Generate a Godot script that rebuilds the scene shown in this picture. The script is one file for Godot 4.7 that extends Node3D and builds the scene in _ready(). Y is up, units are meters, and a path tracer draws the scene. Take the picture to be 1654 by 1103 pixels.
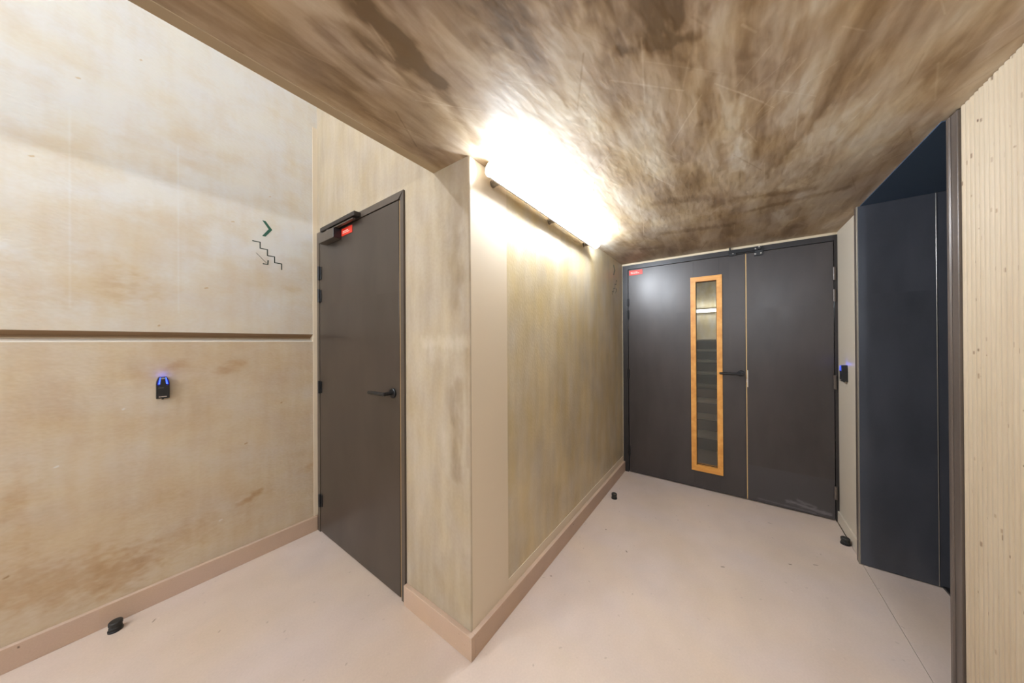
extends Node3D
# A low concrete lobby: a left passage under an open stair void, a pier, and a corridor that ends in a double door.
# x runs right, -z runs along the corridor, y is up. Metres.

const LEFT_X := -2.404      # face of the left wall
const DOOR_Z := -0.928      # face of the wall with the single door
const PIER_X := -0.895      # face of the corridor wall
const END_Z := -3.192       # face of the wall with the double door
const RIGHT_X := 0.646      # face of the right wall
const SOFFIT_Y := 2.128     # underside of the concrete slab
const SOFFIT_X := -1.125    # left edge of the slab
const BACK_Z := 3.4
const VOID_Y := 3.546

const LAMP_EACH := 0.11    # energy of each of the nine lights in one tube lamp
const LAMP_GLOW := 5.0

var off := Vector3.ZERO
var upright_uv := false     # texture a swept wall by (z, y) whatever way its faces tilt
var mats := {}
var grain: ImageTexture


func _ready() -> void:
	view()
	materials()
	shell()
	single_door()
	double_door()
	recess()
	stair_beyond()
	lamps()
	small_things()


func view() -> void:
	var cam := Camera3D.new()
	cam.name = "camera"
	cam.fov = rad_to_deg(2.0 * atan(551.5 / 484.21))
	cam.near = 0.02
	cam.far = 60.0
	add_child(cam)
	cam.position = Vector3(0, 1.33, 0)
	var yaw := 0.6273
	var pitch := 0.0026
	var roll := -0.0057
	var f := Vector3(-sin(yaw) * cos(pitch), sin(pitch), -cos(yaw) * cos(pitch))
	var r := Vector3(cos(yaw), 0, -sin(yaw))
	var u := r.cross(f)
	var r2 := r * cos(roll) + u * sin(roll)
	var u2 := -r * sin(roll) + u * cos(roll)
	cam.basis = Basis(r2, u2, -f)
	cam.current = true
	var we := WorldEnvironment.new()
	we.name = "environment"
	var e := Environment.new()
	e.background_mode = Environment.BG_COLOR
	e.background_color = Color(0, 0, 0)
	e.tonemap_mode = Environment.TONE_MAPPER_LINEAR
	e.tonemap_exposure = 1.34
	e.sdfgi_enabled = true
	e.ssao_enabled = true
	e.ssil_enabled = true
	we.environment = e
	add_child(we)


# ------------------------------------------------------------------ mesh helpers

func tri(st: SurfaceTool, a: Vector3, b: Vector3, c: Vector3, n: Vector3, na = null, nb = null, nc = null) -> void:
	var v := [a, b, c]
	var m := [n if na == null else na, n if nb == null else nb, n if nc == null else nc]
	if (b - a).cross(c - a).dot(n) > 0.0:
		v = [a, c, b]
		m = [m[0], m[2], m[1]]
	var k := n.abs()
	for i in 3:
		var p: Vector3 = v[i]
		st.set_normal(m[i])
		if upright_uv or (k.x >= k.y and k.x >= k.z):
			st.set_uv(Vector2(p.z, p.y))
		elif k.y >= k.z:
			st.set_uv(Vector2(p.x, p.z))
		else:
			st.set_uv(Vector2(p.x, p.y))
		st.add_vertex(p - off)


func quad(st: SurfaceTool, a: Vector3, b: Vector3, c: Vector3, d: Vector3, n: Vector3) -> void:
	tri(st, a, b, c, n)
	tri(st, a, c, d, n)


func start() -> SurfaceTool:
	var st := SurfaceTool.new()
	st.begin(Mesh.PRIMITIVE_TRIANGLES)
	return st


# a box with chamfered edges
func bx(st: SurfaceTool, p: Vector3, q: Vector3, bev := 0.0) -> void:
	var lo := p.min(q)
	var hi := p.max(q)
	var c := (lo + hi) * 0.5
	var h := (hi - lo) * 0.5
	var b := minf(bev, minf(h.x, minf(h.y, h.z)) * 0.95)
	for ax in 3:
		var u := (ax + 1) % 3
		var w := (ax + 2) % 3
		for s in [-1.0, 1.0]:
			var n := Vector3.ZERO
			n[ax] = s
			var pts := []
			for k in [[-1, -1], [1, -1], [1, 1], [-1, 1]]:
				var v := Vector3.ZERO
				v[ax] = s * h[ax]
				v[u] = k[0] * (h[u] - b)
				v[w] = k[1] * (h[w] - b)
				pts.append(c + v)
			quad(st, pts[0], pts[1], pts[2], pts[3], n)
		if b > 0.0:
			for s1 in [-1.0, 1.0]:
				for s2 in [-1.0, 1.0]:
					var e := []
					for k in [[-1, 0], [1, 0], [1, 1], [-1, 1]]:
						var v := Vector3.ZERO
						v[ax] = k[0] * (h[ax] - b)
						v[u] = s1 * (h[u] - (b if k[1] == 1 else 0.0))
						v[w] = s2 * (h[w] - (0.0 if k[1] == 1 else b))
						e.append(c + v)
					var n := Vector3.ZERO
					n[u] = s1
					n[w] = s2
					quad(st, e[0], e[1], e[2], e[3], n.normalized())
	if b > 0.0:
		for i in 8:
			var s := Vector3(-1 if i & 1 else 1, -1 if i & 2 else 1, -1 if i & 4 else 1)
			var g := h - Vector3(b, b, b)
			tri(st, c + s * Vector3(h.x, g.y, g.z), c + s * Vector3(g.x, h.y, g.z), c + s * Vector3(g.x, g.y, h.z), s.normalized())


# a round bar from p to q; profile is a list of [share of the length, radius]
func lathe(st: SurfaceTool, p: Vector3, q: Vector3, profile: Array, seg := 20) -> void:
	var d := q - p
	var ax := d.normalized()
	var u := ax.cross(Vector3.UP if absf(ax.y) < 0.9 else Vector3.RIGHT).normalized()
	var w := ax.cross(u)
	var ln := d.length()
	for k in profile.size() - 1:
		var t0: float = profile[k][0]
		var t1: float = profile[k + 1][0]
		var r0: float = profile[k][1]
		var r1: float = profile[k + 1][1]
		var slope := Vector2(r0 - r1, (t1 - t0) * ln)
		for i in seg:
			var a0 := TAU * i / seg
			var a1 := TAU * (i + 1) / seg
			var d0 := u * cos(a0) + w * sin(a0)
			var d1 := u * cos(a1) + w * sin(a1)
			var n0 := (d0 * slope.y + ax * slope.x).normalized()
			var n1 := (d1 * slope.y + ax * slope.x).normalized()
			var A := p + d * t0 + d0 * r0
			var B := p + d * t0 + d1 * r0
			var C := p + d * t1 + d1 * r1
			var D := p + d * t1 + d0 * r1
			var n := (n0 + n1).normalized()
			if r0 > 0.0:
				tri(st, A, B, C, n, n0, n1, n1)
			if r1 > 0.0:
				tri(st, A, C, D, n, n0, n1, n0)


func rod(st: SurfaceTool, p: Vector3, q: Vector3, r: float, seg := 16, bev := 0.0) -> void:
	var e := bev / p.distance_to(q)
	if bev > 0.0:
		lathe(st, p, q, [[0, 0], [0, r - bev], [e, r], [1.0 - e, r], [1, r - bev], [1, 0]], seg)
	else:
		lathe(st, p, q, [[0, 0], [0, r], [1, r], [1, 0]], seg)


# a flat outline pushed out by depth: o + e1*x + e2*y, thickness along n
func plate(st: SurfaceTool, outline: PackedVector2Array, o: Vector3, e1: Vector3, e2: Vector3, n: Vector3, depth: float) -> void:
	var ids := Geometry2D.triangulate_polygon(outline)
	var at := func(v: Vector2, k: float) -> Vector3: return o + e1 * v.x + e2 * v.y + n * k
	for i in range(0, ids.size(), 3):
		tri(st, at.call(outline[ids[i]], depth), at.call(outline[ids[i + 1]], depth), at.call(outline[ids[i + 2]], depth), n)
		tri(st, at.call(outline[ids[i]], 0.0), at.call(outline[ids[i + 1]], 0.0), at.call(outline[ids[i + 2]], 0.0), -n)
	var turn := -1.0 if Geometry2D.is_polygon_clockwise(outline) else 1.0
	for i in outline.size():
		var a := outline[i]
		var b := outline[(i + 1) % outline.size()]
		var g := Vector2(b.y - a.y, a.x - b.x).normalized() * turn
		quad(st, at.call(a, 0.0), at.call(b, 0.0), at.call(b, depth), at.call(a, depth), e1 * g.x + e2 * g.y)


# a thick polyline as an outline
func stripe(st: SurfaceTool, pts: PackedVector2Array, width: float, o: Vector3, e1: Vector3, e2: Vector3, n: Vector3, depth: float) -> void:
	for poly in Geometry2D.offset_polyline(pts, width * 0.5, Geometry2D.JOIN_MITER, Geometry2D.END_BUTT):
		plate(st, poly, o, e1, e2, n, depth)


# a list of (x, y) swept along z, open; every face turned towards the side "out"
func sweep(st: SurfaceTool, prof: PackedVector2Array, z0: float, z1: float, out: Vector2) -> void:
	for i in prof.size() - 1:
		var a := prof[i]
		var b := prof[i + 1]
		var n := Vector2(b.y - a.y, a.x - b.x).normalized()
		if n.dot(out) < 0.0:
			n = -n
		quad(st, Vector3(a.x, a.y, z0), Vector3(b.x, b.y, z0), Vector3(b.x, b.y, z1), Vector3(a.x, a.y, z1), Vector3(n.x, n.y, 0))


func obj(called: String, st: SurfaceTool, m: Material, parent: Node = self) -> MeshInstance3D:
	var o := MeshInstance3D.new()
	o.name = called
	o.mesh = st.commit()
	o.material_override = m
	parent.add_child(o, true)
	return o


func box(called: String, p: Vector3, q: Vector3, bev: float, m: Material, parent: Node = self) -> MeshInstance3D:
	var st := start()
	bx(st, p, q, bev)
	return obj(called, st, m, parent)


func tag(o: Node, label: String, category: String, kind := "", group := "") -> Node:
	o.set_meta("label", label)
	o.set_meta("category", category)
	if kind:
		o.set_meta("kind", kind)
	if group:
		o.set_meta("group", group)
	return o


# a Node3D at the thing's base; while it is being built, world coordinates are given and "off" takes the base away
func thing(called: String, at: Vector3, label: String, category: String, kind := "", group := "") -> Node3D:
	var o := Node3D.new()
	o.name = called
	add_child(o, true)
	o.position = at
	off = at
	tag(o, label, category, kind, group)
	return o


func done() -> void:
	off = Vector3.ZERO


# ------------------------------------------------------------------ textures

# smooth noise whose blobs are cx by cy pixels, one byte a pixel
func noise(w: int, h: int, cx: float, cy: float, sd: int, oct := 3, warp := 0.0) -> PackedByteArray:
	var b := clampf(minf(cx, cy), 2.0, 14.0)
	var w2 := maxi(8, int(ceil(w * b / cx)))
	var h2 := maxi(8, int(ceil(h * b / cy)))
	var n := FastNoiseLite.new()
	n.seed = sd
	n.noise_type = FastNoiseLite.TYPE_SIMPLEX_SMOOTH
	n.frequency = 1.0 / b
	n.fractal_octaves = oct
	if warp > 0.0:
		n.domain_warp_enabled = true
		n.domain_warp_amplitude = warp * b
		n.domain_warp_frequency = 0.5 / b
	var im := n.get_image(w2, h2, false, false, true)
	im.convert(Image.FORMAT_L8)
	if w2 != w or h2 != h:
		im.resize(w, h, Image.INTERPOLATE_CUBIC)
	return im.get_data()


# sum of layers [bytes, weight] or [bytes, weight, low, high]: the last two turn a layer into soft-edged patches
func blend(w: int, h: int, base: float, layers: Array) -> PackedFloat32Array:
	var v := PackedFloat32Array()
	v.resize(w * h)
	v.fill(base)
	for l in layers:
		var d: PackedByteArray = l[0]
		var table := PackedFloat32Array()
		table.resize(256)
		for i in 256:
			var t := i / 255.0
			table[i] = l[1] * ((t - 0.5) if l.size() < 4 else smoothstep(l[2], l[3], t))
		for i in w * h:
			v[i] += table[d[i]]
	return v


# a soft stroke from a to b (pixels), broken up by a noise
func dab(v: PackedFloat32Array, w: int, h: int, a: Vector2, b: Vector2, width: float, amount: float, soft := 0.6, broken = null) -> void:
	var x0 := maxi(0, int(minf(a.x, b.x) - width))
	var x1 := mini(w - 1, int(maxf(a.x, b.x) + width))
	var y0 := maxi(0, int(minf(a.y, b.y) - width))
	var y1 := mini(h - 1, int(maxf(a.y, b.y) + width))
	var d := b - a
	var dd := maxf(d.length_squared(), 0.001)
	for y in range(y0, y1 + 1):
		for x in range(x0, x1 + 1):
			var p := Vector2(x, y)
			var t := clampf((p - a).dot(d) / dd, 0.0, 1.0)
			var r := p.distance_to(a + d * t) / width
			if broken != null:
				r += (broken[y * w + x] / 255.0 - 0.5) * 0.8
			if r < 1.0:
				v[y * w + x] += amount * (1.0 - smoothstep(1.0 - soft, 1.0, r))


# values to colours through a ramp of sRGB colours; tint shifts towards ochre or grey
func paint(v: PackedFloat32Array, w: int, h: int, ramp: Array, tint = null, amount := 0.0) -> ImageTexture:
	var lut := PackedByteArray()
	lut.resize(256 * 3)
	for i in 256:
		var t := i / 255.0 * (ramp.size() - 1)
		var k := mini(int(t), ramp.size() - 2)
		var c: Color = (ramp[k] as Color).lerp(ramp[k + 1], t - k)
		lut[i * 3] = c.r8
		lut[i * 3 + 1] = c.g8
		lut[i * 3 + 2] = c.b8
	var data := PackedByteArray()
	data.resize(w * h * 3)
	for i in w * h:
		var k := clampi(int(v[i] * 255.0), 0, 255) * 3
		var s := 0.0
		if tint != null:
			s = (tint[i] - 128) * amount
		data[i * 3] = clampi(int(lut[k] + s * 0.35), 0, 255)
		data[i * 3 + 1] = lut[k + 1]
		data[i * 3 + 2] = clampi(int(lut[k + 2] - s), 0, 255)
	return ImageTexture.create_from_image(Image.create_from_data(w, h, false, Image.FORMAT_RGB8, data))


func c8(r: int, g: int, b: int) -> Color:
	return Color8(r, g, b)


func plain(called: String, c: Color, rough: float, metal := 0.0) -> StandardMaterial3D:
	var m := StandardMaterial3D.new()
	m.resource_name = called
	m.albedo_color = c
	m.roughness = rough
	m.metallic = metal
	mats[called] = m
	return m


# a texture that covers u0..u1 by v0..v1 metres of a surface (v0 is the top row)
func mapped(called: String, t: Texture2D, u0: float, u1: float, v0: float, v1: float, rough: float, relief := 0.0, relief_map = null) -> StandardMaterial3D:
	var m := plain(called, Color.WHITE, rough)
	m.albedo_texture = t
	m.uv1_scale = Vector3(1.0 / (u1 - u0), 1.0 / (v1 - v0), 1)
	m.uv1_offset = Vector3(-u0 / (u1 - u0), -v0 / (v1 - v0), 0)
	if relief > 0.0:
		m.heightmap_enabled = true
		m.heightmap_scale = relief
		m.heightmap_texture = relief_map
	return m


func materials() -> void:
	left_wall_material()
	soffit_material()
	corridor_material()
	door_wall_material()
	floor_material()
	board_material()
	steel_materials()
	plain("render", c8(216, 200, 176), 0.5)
	plain("groove_shade", c8(140, 112, 82), 0.75)
	plain("pale_lit_ledge", c8(226, 216, 202), 0.6)
	plain("edge_strip", c8(176, 158, 130), 0.7)
	plain("filler", c8(205, 188, 160), 0.7)
	plain("white_wall", c8(208, 196, 178), 0.5)
	plain("black_plastic", c8(30, 30, 32), 0.35)
	plain("black_rubber", c8(38, 36, 33), 0.6)
	plain("black_metal", c8(38, 37, 38), 0.32, 0.3)
	plain("dark_bronze", c8(66, 60, 56), 0.3, 0.6)
	plain("brass", c8(205, 170, 120), 0.45, 0.3)
	plain("bright_metal", c8(200, 195, 188), 0.3, 0.8)
	plain("green_film", c8(34, 84, 66), 0.5)
	plain("dark_green_film", c8(38, 52, 42), 0.5)
	plain("red_film", c8(214, 50, 28), 0.45)
	plain("white_print", c8(236, 214, 200), 0.5)
	plain("grey_print", c8(150, 150, 150), 0.5)
	plain("lamp_shield", c8(228, 226, 220), 0.35)
	plain("stand_off", c8(150, 140, 125), 0.4, 0.4)
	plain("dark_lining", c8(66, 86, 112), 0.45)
	plain("stair_riser", c8(92, 80, 64), 0.6)
	plain("stair_nosing", c8(200, 190, 170), 0.6)
	plain("hidden_wall", c8(206, 203, 198), 0.7)
	plain("slab", c8(170, 150, 120), 0.7)
	var blue := plain("blue_light", c8(20, 60, 220), 0.4)
	blue.emission_enabled = true
	blue.emission = c8(60, 90, 255)
	blue.emission_energy_multiplier = 2.2
	var haze := plain("blue_lens", c8(8, 20, 90), 0.3)
	haze.emission_enabled = true
	haze.emission = c8(10, 30, 200)
	haze.emission_energy_multiplier = 0.35
	var tube := plain("lamp_tube", c8(250, 248, 244), 0.4)
	tube.emission_enabled = true
	tube.emission = Color(0.95, 0.975, 1.0)
	tube.emission_energy_multiplier = LAMP_GLOW
	var glass := plain("glass", Color(0.25, 0.28, 0.25, 0.1), 0.02)
	glass.transparency = BaseMaterial3D.TRANSPARENCY_ALPHA


func left_wall_material() -> void:
	var w := 700
	var h := 1034
	# z from -0.95 to 1.15, y from 3.1 down to 0
	var px := func(z: float, y: float) -> Vector2: return Vector2((z + 0.95) / 2.1 * w, (3.1 - y) / 3.1 * h)
	var cloud := noise(w, h, 170, 120, 11, 4, 0.5)
	var fine := noise(w, h, 9, 5, 12, 3)
	var v := blend(w, h, 0.62, [[cloud, 0.12], [noise(w, h, 60, 26, 13, 3), 0.05], [noise(w, h, 26, 160, 14, 3), 0.09], [fine, 0.06], [noise(w, h, 120, 60, 15, 3, 0.8), -0.05, 0.55, 0.95]])
	var br := noise(w, h, 24, 14, 16, 3)
	# brown stains and pale formwork lines where the photograph has them
	for s in [[0.20, 1.60, -0.02, 1.62, 0.13, -0.16], [-0.10, 1.60, -0.2, 1.63, 0.07, -0.12], [-0.74, 1.70, -0.80, 1.70, 0.03, -0.16], [-0.22, 1.21, -0.27, 1.23, 0.025, -0.14], [-0.42, 1.17, -0.50, 1.21, 0.035, -0.16],
			[0.22, 0.32, -0.05, 0.24, 0.13, -0.2], [-0.05, 0.22, -0.35, 0.3, 0.09, -0.14], [-0.50, 0.36, -0.60, 0.40, 0.02, -0.24], [-0.52, 0.34, -0.62, 0.4, 0.06, -0.1], [-0.86, 0.45, -0.88, 0.47, 0.03, -0.12],
			[0.24, 0.62, 0.2, 0.7, 0.06, -0.16], [-0.2, 2.0, -0.3, 1.9, 0.1, -0.07], [-0.28, 2.5, -0.3, 2.4, 0.08, -0.06], [0.3, 2.2, 0.1, 2.15, 0.12, -0.05]]:
		dab(v, w, h, px.call(s[0], s[1]), px.call(s[2], s[3]), s[4] / 0.003 * 1.35, s[5] * 0.72, 1.0, br)
	for z in [0.074, -0.255]:
		dab(v, w, h, px.call(z, 1.5), px.call(z, 2.4), 2.0, 0.06, 0.9)
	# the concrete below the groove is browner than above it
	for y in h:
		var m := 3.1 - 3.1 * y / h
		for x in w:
			var light_lift := smoothstep(1.6, 2.4, m + (cloud[y * w + x] - 128) * 0.003)  # paler towards the top: light on the upper wall partly put into the colour
			v[y * w + x] += 0.12 * light_lift - (0.15 if m < 1.37 else 0.0)
	for k in 26:
		var q := Vector2(fmod(k * 97.3, w), fmod(k * 211.7 + 60, h))
		dab(v, w, h, q, q + Vector2(fmod(k * 1.7, 4), 1), 1.5, -0.3 if k % 3 else 0.25, 0.5)
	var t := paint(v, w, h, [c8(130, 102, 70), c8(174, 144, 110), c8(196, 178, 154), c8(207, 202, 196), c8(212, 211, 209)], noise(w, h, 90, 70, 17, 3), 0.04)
	var bump := ImageTexture.create_from_image(Image.create_from_data(w, h, false, Image.FORMAT_L8, fine))
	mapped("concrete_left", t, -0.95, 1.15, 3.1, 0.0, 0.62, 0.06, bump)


func soffit_material() -> void:
	var w := 915
	var h := 1800
	# x from -1.13 to 0.70, z from -3.2 to 0.4; trowel strokes run along z
	var px := func(x: float, z: float) -> Vector2: return Vector2((x + 1.13) / 1.83 * w, (z + 3.2) / 3.6 * h)
	var br := noise(w, h, 22, 60, 21, 4)
	var fine := noise(w, h, 4, 40, 22, 3)
	var hatch := noise(w, h, 5, 7, 23, 2)
	var v := blend(w, h, 0.50, [[noise(w, h, 120, 420, 24, 3, 0.6), 0.42], [noise(w, h, 64, 560, 25, 3, 0.4), 0.22], [noise(w, h, 14, 260, 26, 3), 0.12], [fine, 0.06], [hatch, 0.04],
		[noise(w, h, 130, 420, 27, 3, 0.9), -0.12, 0.56, 0.70], [noise(w, h, 120, 460, 28, 3, 0.7), 0.12, 0.56, 0.70]])
	# sweeps of the trowel, mostly along the corridor
	var rng := RandomNumberGenerator.new()
	rng.seed = 5
	for k in 90:
		var a := Vector2(rng.randf() * w, rng.randf() * h)
		var g := rng.randfn(0.0, 0.22)
		var l := rng.randf_range(90, 380)
		dab(v, w, h, a, a + Vector2(sin(g), cos(g)) * l, rng.randf_range(12, 38), rng.randf_range(-0.15, 0.17), 0.45, br)
	# [x0, z0, x1, z1, width in metres, amount]
	for s in [[-0.70, -0.38, -0.72, -0.62, 0.035, -0.5], [-0.72, -0.6, -0.81, -0.9, 0.03, -0.36], [-0.66, -0.30, -0.70, -0.46, 0.06, -0.34], [-0.77, -0.40, -0.77, -0.52, 0.03, -0.3], [-0.83, -0.33, -0.85, -0.48, 0.035, -0.22],
			[-0.76, -0.55, -0.80, -0.82, 0.055, 0.16], [-0.78, -0.3, -0.74, -0.42, 0.03, 0.2], [-0.93, -0.3, -0.94, -0.8, 0.07, -0.14], [-1.0, -0.2, -1.0, -0.8, 0.05, -0.08],
			[-0.15, -0.62, -0.14, -0.78, 0.15, -0.55], [-0.25, -0.84, -0.06, -0.92, 0.022, -0.34], [-0.45, -0.55, -0.43, -0.7, 0.07, -0.2], [0.12, -0.75, 0.16, -0.9, 0.12, -0.3], [-0.4, -0.45, -0.3, -0.6, 0.12, -0.3],
			[-0.02, -0.90, 0.04, -1.75, 0.045, 0.34], [-0.20, -0.98, -0.24, -1.2, 0.10, 0.24], [0.09, -0.95, 0.14, -1.5, 0.05, 0.18], [0.20, -1.0, 0.19, -1.45, 0.06, 0.24], [0.29, -1.05, 0.27, -1.5, 0.04, -0.34], [0.36, -1.1, 0.33, -1.5, 0.04, -0.2],
			[-0.05, -1.1, -0.06, -1.3, 0.035, -0.3], [-0.10, -1.35, -0.16, -1.5, 0.07, -0.3], [-0.02, -1.5, -0.02, -1.7, 0.03, -0.3], [0.10, -1.25, 0.10, -1.7, 0.02, -0.26], [-0.1, -1.75, -0.05, -2.1, 0.08, -0.14],
			[-0.32, -1.9, -0.1, -2.0, 0.06, -0.28], [0.05, -2.1, 0.35, -2.2, 0.05, -0.36], [-0.4, -2.45, 0.0, -2.55, 0.06, -0.26], [0.1, -2.35, 0.5, -2.3, 0.04, -0.3], [-0.7, -2.7, -0.5, -2.8, 0.05, -0.24], [0.2, -2.6, 0.4, -2.9, 0.06, -0.14], [0.0, -2.2, -0.3, -2.25, 0.06, 0.2],
			[0.42, -1.3, 0.46, -1.9, 0.09, 0.2], [0.5, -1.35, 0.56, -1.7, 0.05, -0.12], [-0.45, -0.9, -0.5, -1.4, 0.12, 0.14], [-0.9, 0.0, -0.9, -0.7, 0.3, -0.2], [-0.2, -0.3, -0.2, -0.8, 0.3, -0.22], [0.4, -1.2, 0.45, -2.0, 0.2, 0.28], [0.1, -1.3, 0.1, -2.0, 0.14, 0.16], [-0.08, -1.3, 0.0, -1.9, 0.12, 0.2]]:  # the widest strokes also paint light: darker near the camera, paler near the lamp
		dab(v, w, h, px.call(s[0], s[1]), px.call(s[2], s[3]), s[4] / 0.002 * 1.1, s[5] * 0.7, 0.9, br)
	# fine trowel scratches at odd angles
	for k in 230:
		var a := Vector2(rng.randf() * w, rng.randf() * h)
		var g := rng.randf_range(-0.9, 0.9)
		var l := rng.randf_range(20, 130)
		dab(v, w, h, a, a + Vector2(sin(g), cos(g)) * l, rng.randf_range(1.2, 2.6), rng.randf_range(0.05, 0.2) * (1.0 if k % 3 else -1.0), 0.9)
	var t := paint(v, w, h, [c8(116, 94, 68), c8(150, 127, 100), c8(182, 161, 135), c8(204, 189, 167), c8(218, 209, 194)], noise(w, h, 120, 160, 29, 3), 0.06)
	var bump := ImageTexture.create_from_image(Image.create_from_data(w, h, false, Image.FORMAT_L8, br))
	mapped("concrete_soffit", t, -1.13, 0.70, -3.2, 0.4, 0.5, 0.08, bump)


func corridor_material() -> void:
	var w := 767
	var h := 710
	# z from -3.2 to -0.9, y from 2.13 down to 0
	var px := func(z: float, y: float) -> Vector2: return Vector2((z + 3.2) / 2.3 * w, (2.13 - y) / 2.13 * h)
	var fine := noise(w, h, 5, 7, 31, 3)
	var v := blend(w, h, 0.52, [[noise(w, h, 120, 260, 32, 4, 0.6), 0.34], [noise(w, h, 30, 240, 33, 3), 0.18], [noise(w, h, 60, 50, 34, 4), 0.13], [fine, 0.08]])
	var br := noise(w, h, 20, 50, 35, 3)
	for s in [[-1.75, 0.95, -1.85, 0.9, 0.14, -0.12], [-1.95, 0.8, -1.95, 0.4, 0.05, -0.14], [-1.62, 0.25, -1.7, 0.35, 0.08, -0.16], [-2.55, 1.4, -2.55, 0.6, 0.05, -0.1], [-2.3, 1.9, -2.3, 0.8, 0.06, 0.14], [-2.9, 1.9, -2.9, 0.3, 0.12, -0.12], [-1.25, 0.25, -1.35, 0.22, 0.08, -0.12], [-1.3, 1.5, -1.35, 1.1, 0.12, -0.1], [-2.0, 0.22, -3.1, 0.2, 0.06, -0.14]]:
		dab(v, w, h, px.call(s[0], s[1]), px.call(s[2], s[3]), s[4] / 0.003 * 1.35, s[5] * 0.72, 1.0, br)
	var t := paint(v, w, h, [c8(152, 135, 107), c8(184, 166, 133), c8(204, 188, 158), c8(214, 203, 180)], noise(w, h, 60, 130, 36, 3), 0.1)
	var bump := ImageTexture.create_from_image(Image.create_from_data(w, h, false, Image.FORMAT_L8, fine))
	mapped("concrete_corridor", t, -3.2, -0.9, 2.13, 0.0, 0.36, 0.05, bump)


func door_wall_material() -> void:
	var w := 507
	var h := 1034
	# x from -2.41 to -0.89, y from 3.1 down to 0
	var px := func(x: float, y: float) -> Vector2: return Vector2((x + 2.41) / 1.52 * w, (3.1 - y) / 3.1 * h)
	var fine := noise(w, h, 6, 8, 41, 3)
	var v := blend(w, h, 0.6, [[noise(w, h, 80, 190, 42, 4, 0.6), 0.2], [noise(w, h, 20, 150, 43, 3), 0.14], [fine, 0.08]])
	var br := noise(w, h, 16, 44, 44, 3)
	for s in [[-0.98, 1.95, -0.985, 1.5, 0.05, -0.3], [-0.97, 1.15, -0.985, 0.75, 0.04, -0.36], [-1.02, 1.1, -1.0, 1.0, 0.05, -0.16], [-1.2, 1.33, -0.93, 1.33, 0.035, 0.3], [-1.15, 1.28, -1.05, 1.27, 0.04, 0.16], [-1.05, 0.9, -1.06, 0.4, 0.04, 0.18], [-1.25, 1.9, -1.25, 0.5, 0.05, 0.08], [-0.93, 0.4, -0.92, 0.2, 0.04, -0.16], [-0.95, 1.8, -0.95, 1.6, 0.03, -0.16], [-1.12, 0.25, -1.0, 0.15, 0.05, -0.12], [-0.915, 1.3, -0.91, 0.8, 0.015, -0.2]]:
		dab(v, w, h, px.call(s[0], s[1]), px.call(s[2], s[3]), s[4] / 0.003 * 1.35, s[5] * 0.72, 1.0, br)
	var t := paint(v, w, h, [c8(118, 101, 80), c8(154, 136, 112), c8(176, 160, 138), c8(194, 182, 164)], noise(w, h, 60, 90, 45, 3), 0.04)
	var bump := ImageTexture.create_from_image(Image.create_from_data(w, h, false, Image.FORMAT_L8, fine))
	mapped("concrete_pier", t, -2.41, -0.89, 3.1, 0.0, 0.6, 0.06, bump)


func floor_material() -> void:
	var w := 1300
	var h := 1300
	var v := blend(w, h, 0.62, [[noise(w, h, 200, 240, 51, 3), 0.12], [noise(w, h, 50, 70, 52, 3), 0.06], [noise(w, h, 3, 3, 53, 2), 0.08]])
	var rng := RandomNumberGenerator.new()
	rng.seed = 9
	for k in 900:
		var q := Vector2(rng.randf() * w, rng.randf() * h)
		dab(v, w, h, q, q + Vector2(rng.randf_range(-2, 2), rng.randf_range(-2, 2)), rng.randf_range(0.7, 1.4), rng.randf_range(-0.3, 0.15), 0.5)
	for k in 40:
		var q := Vector2(rng.randf() * w, rng.randf() * h)
		dab(v, w, h, q, q + Vector2(rng.randf_range(-5, 5), rng.randf_range(-3, 3)), rng.randf_range(0.9, 1.5), -0.55, 0.5)
	var ramp := [c8(120, 104, 90), c8(178, 158, 143), c8(209, 189, 175), c8(217, 201, 189)]
	var t := paint(v, w, h, ramp, noise(w, h, 200, 160, 54, 3), 0.04)
	mapped("floor_screed", t, -2.75, 1.65, -3.3, 1.1, 0.42)
	mapped("skirting", t, 0.0, 3.3, 0.0, 3.3, 0.5).albedo_color = c8(238, 226, 214)


func board_material() -> void:
	# off-white grooved boarding with small dark pits and drips; z from -1.7 to -0.6, y from 2.13 down to 0
	var w := 440
	var h := 852
	var v := blend(w, h, 0.7, [[noise(w, h, 60, 260, 61, 3), 0.14], [noise(w, h, 3, 30, 62, 2), 0.08]])
	var rng := RandomNumberGenerator.new()
	rng.seed = 3
	for k in 330:
		var q := Vector2(rng.randf() * w, rng.randf() * h)
		dab(v, w, h, q, q + Vector2(0, rng.randf_range(0, 5)), rng.randf_range(0.8, 1.7), rng.randf_range(-0.7, -0.2), 0.6)
	var t := paint(v, w, h, [c8(96, 74, 54), c8(158, 137, 114), c8(186, 168, 143), c8(204, 190, 168)])
	mapped("white_boarding", t, -1.75, -0.65, 2.13, 0.0, 0.55)


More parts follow.
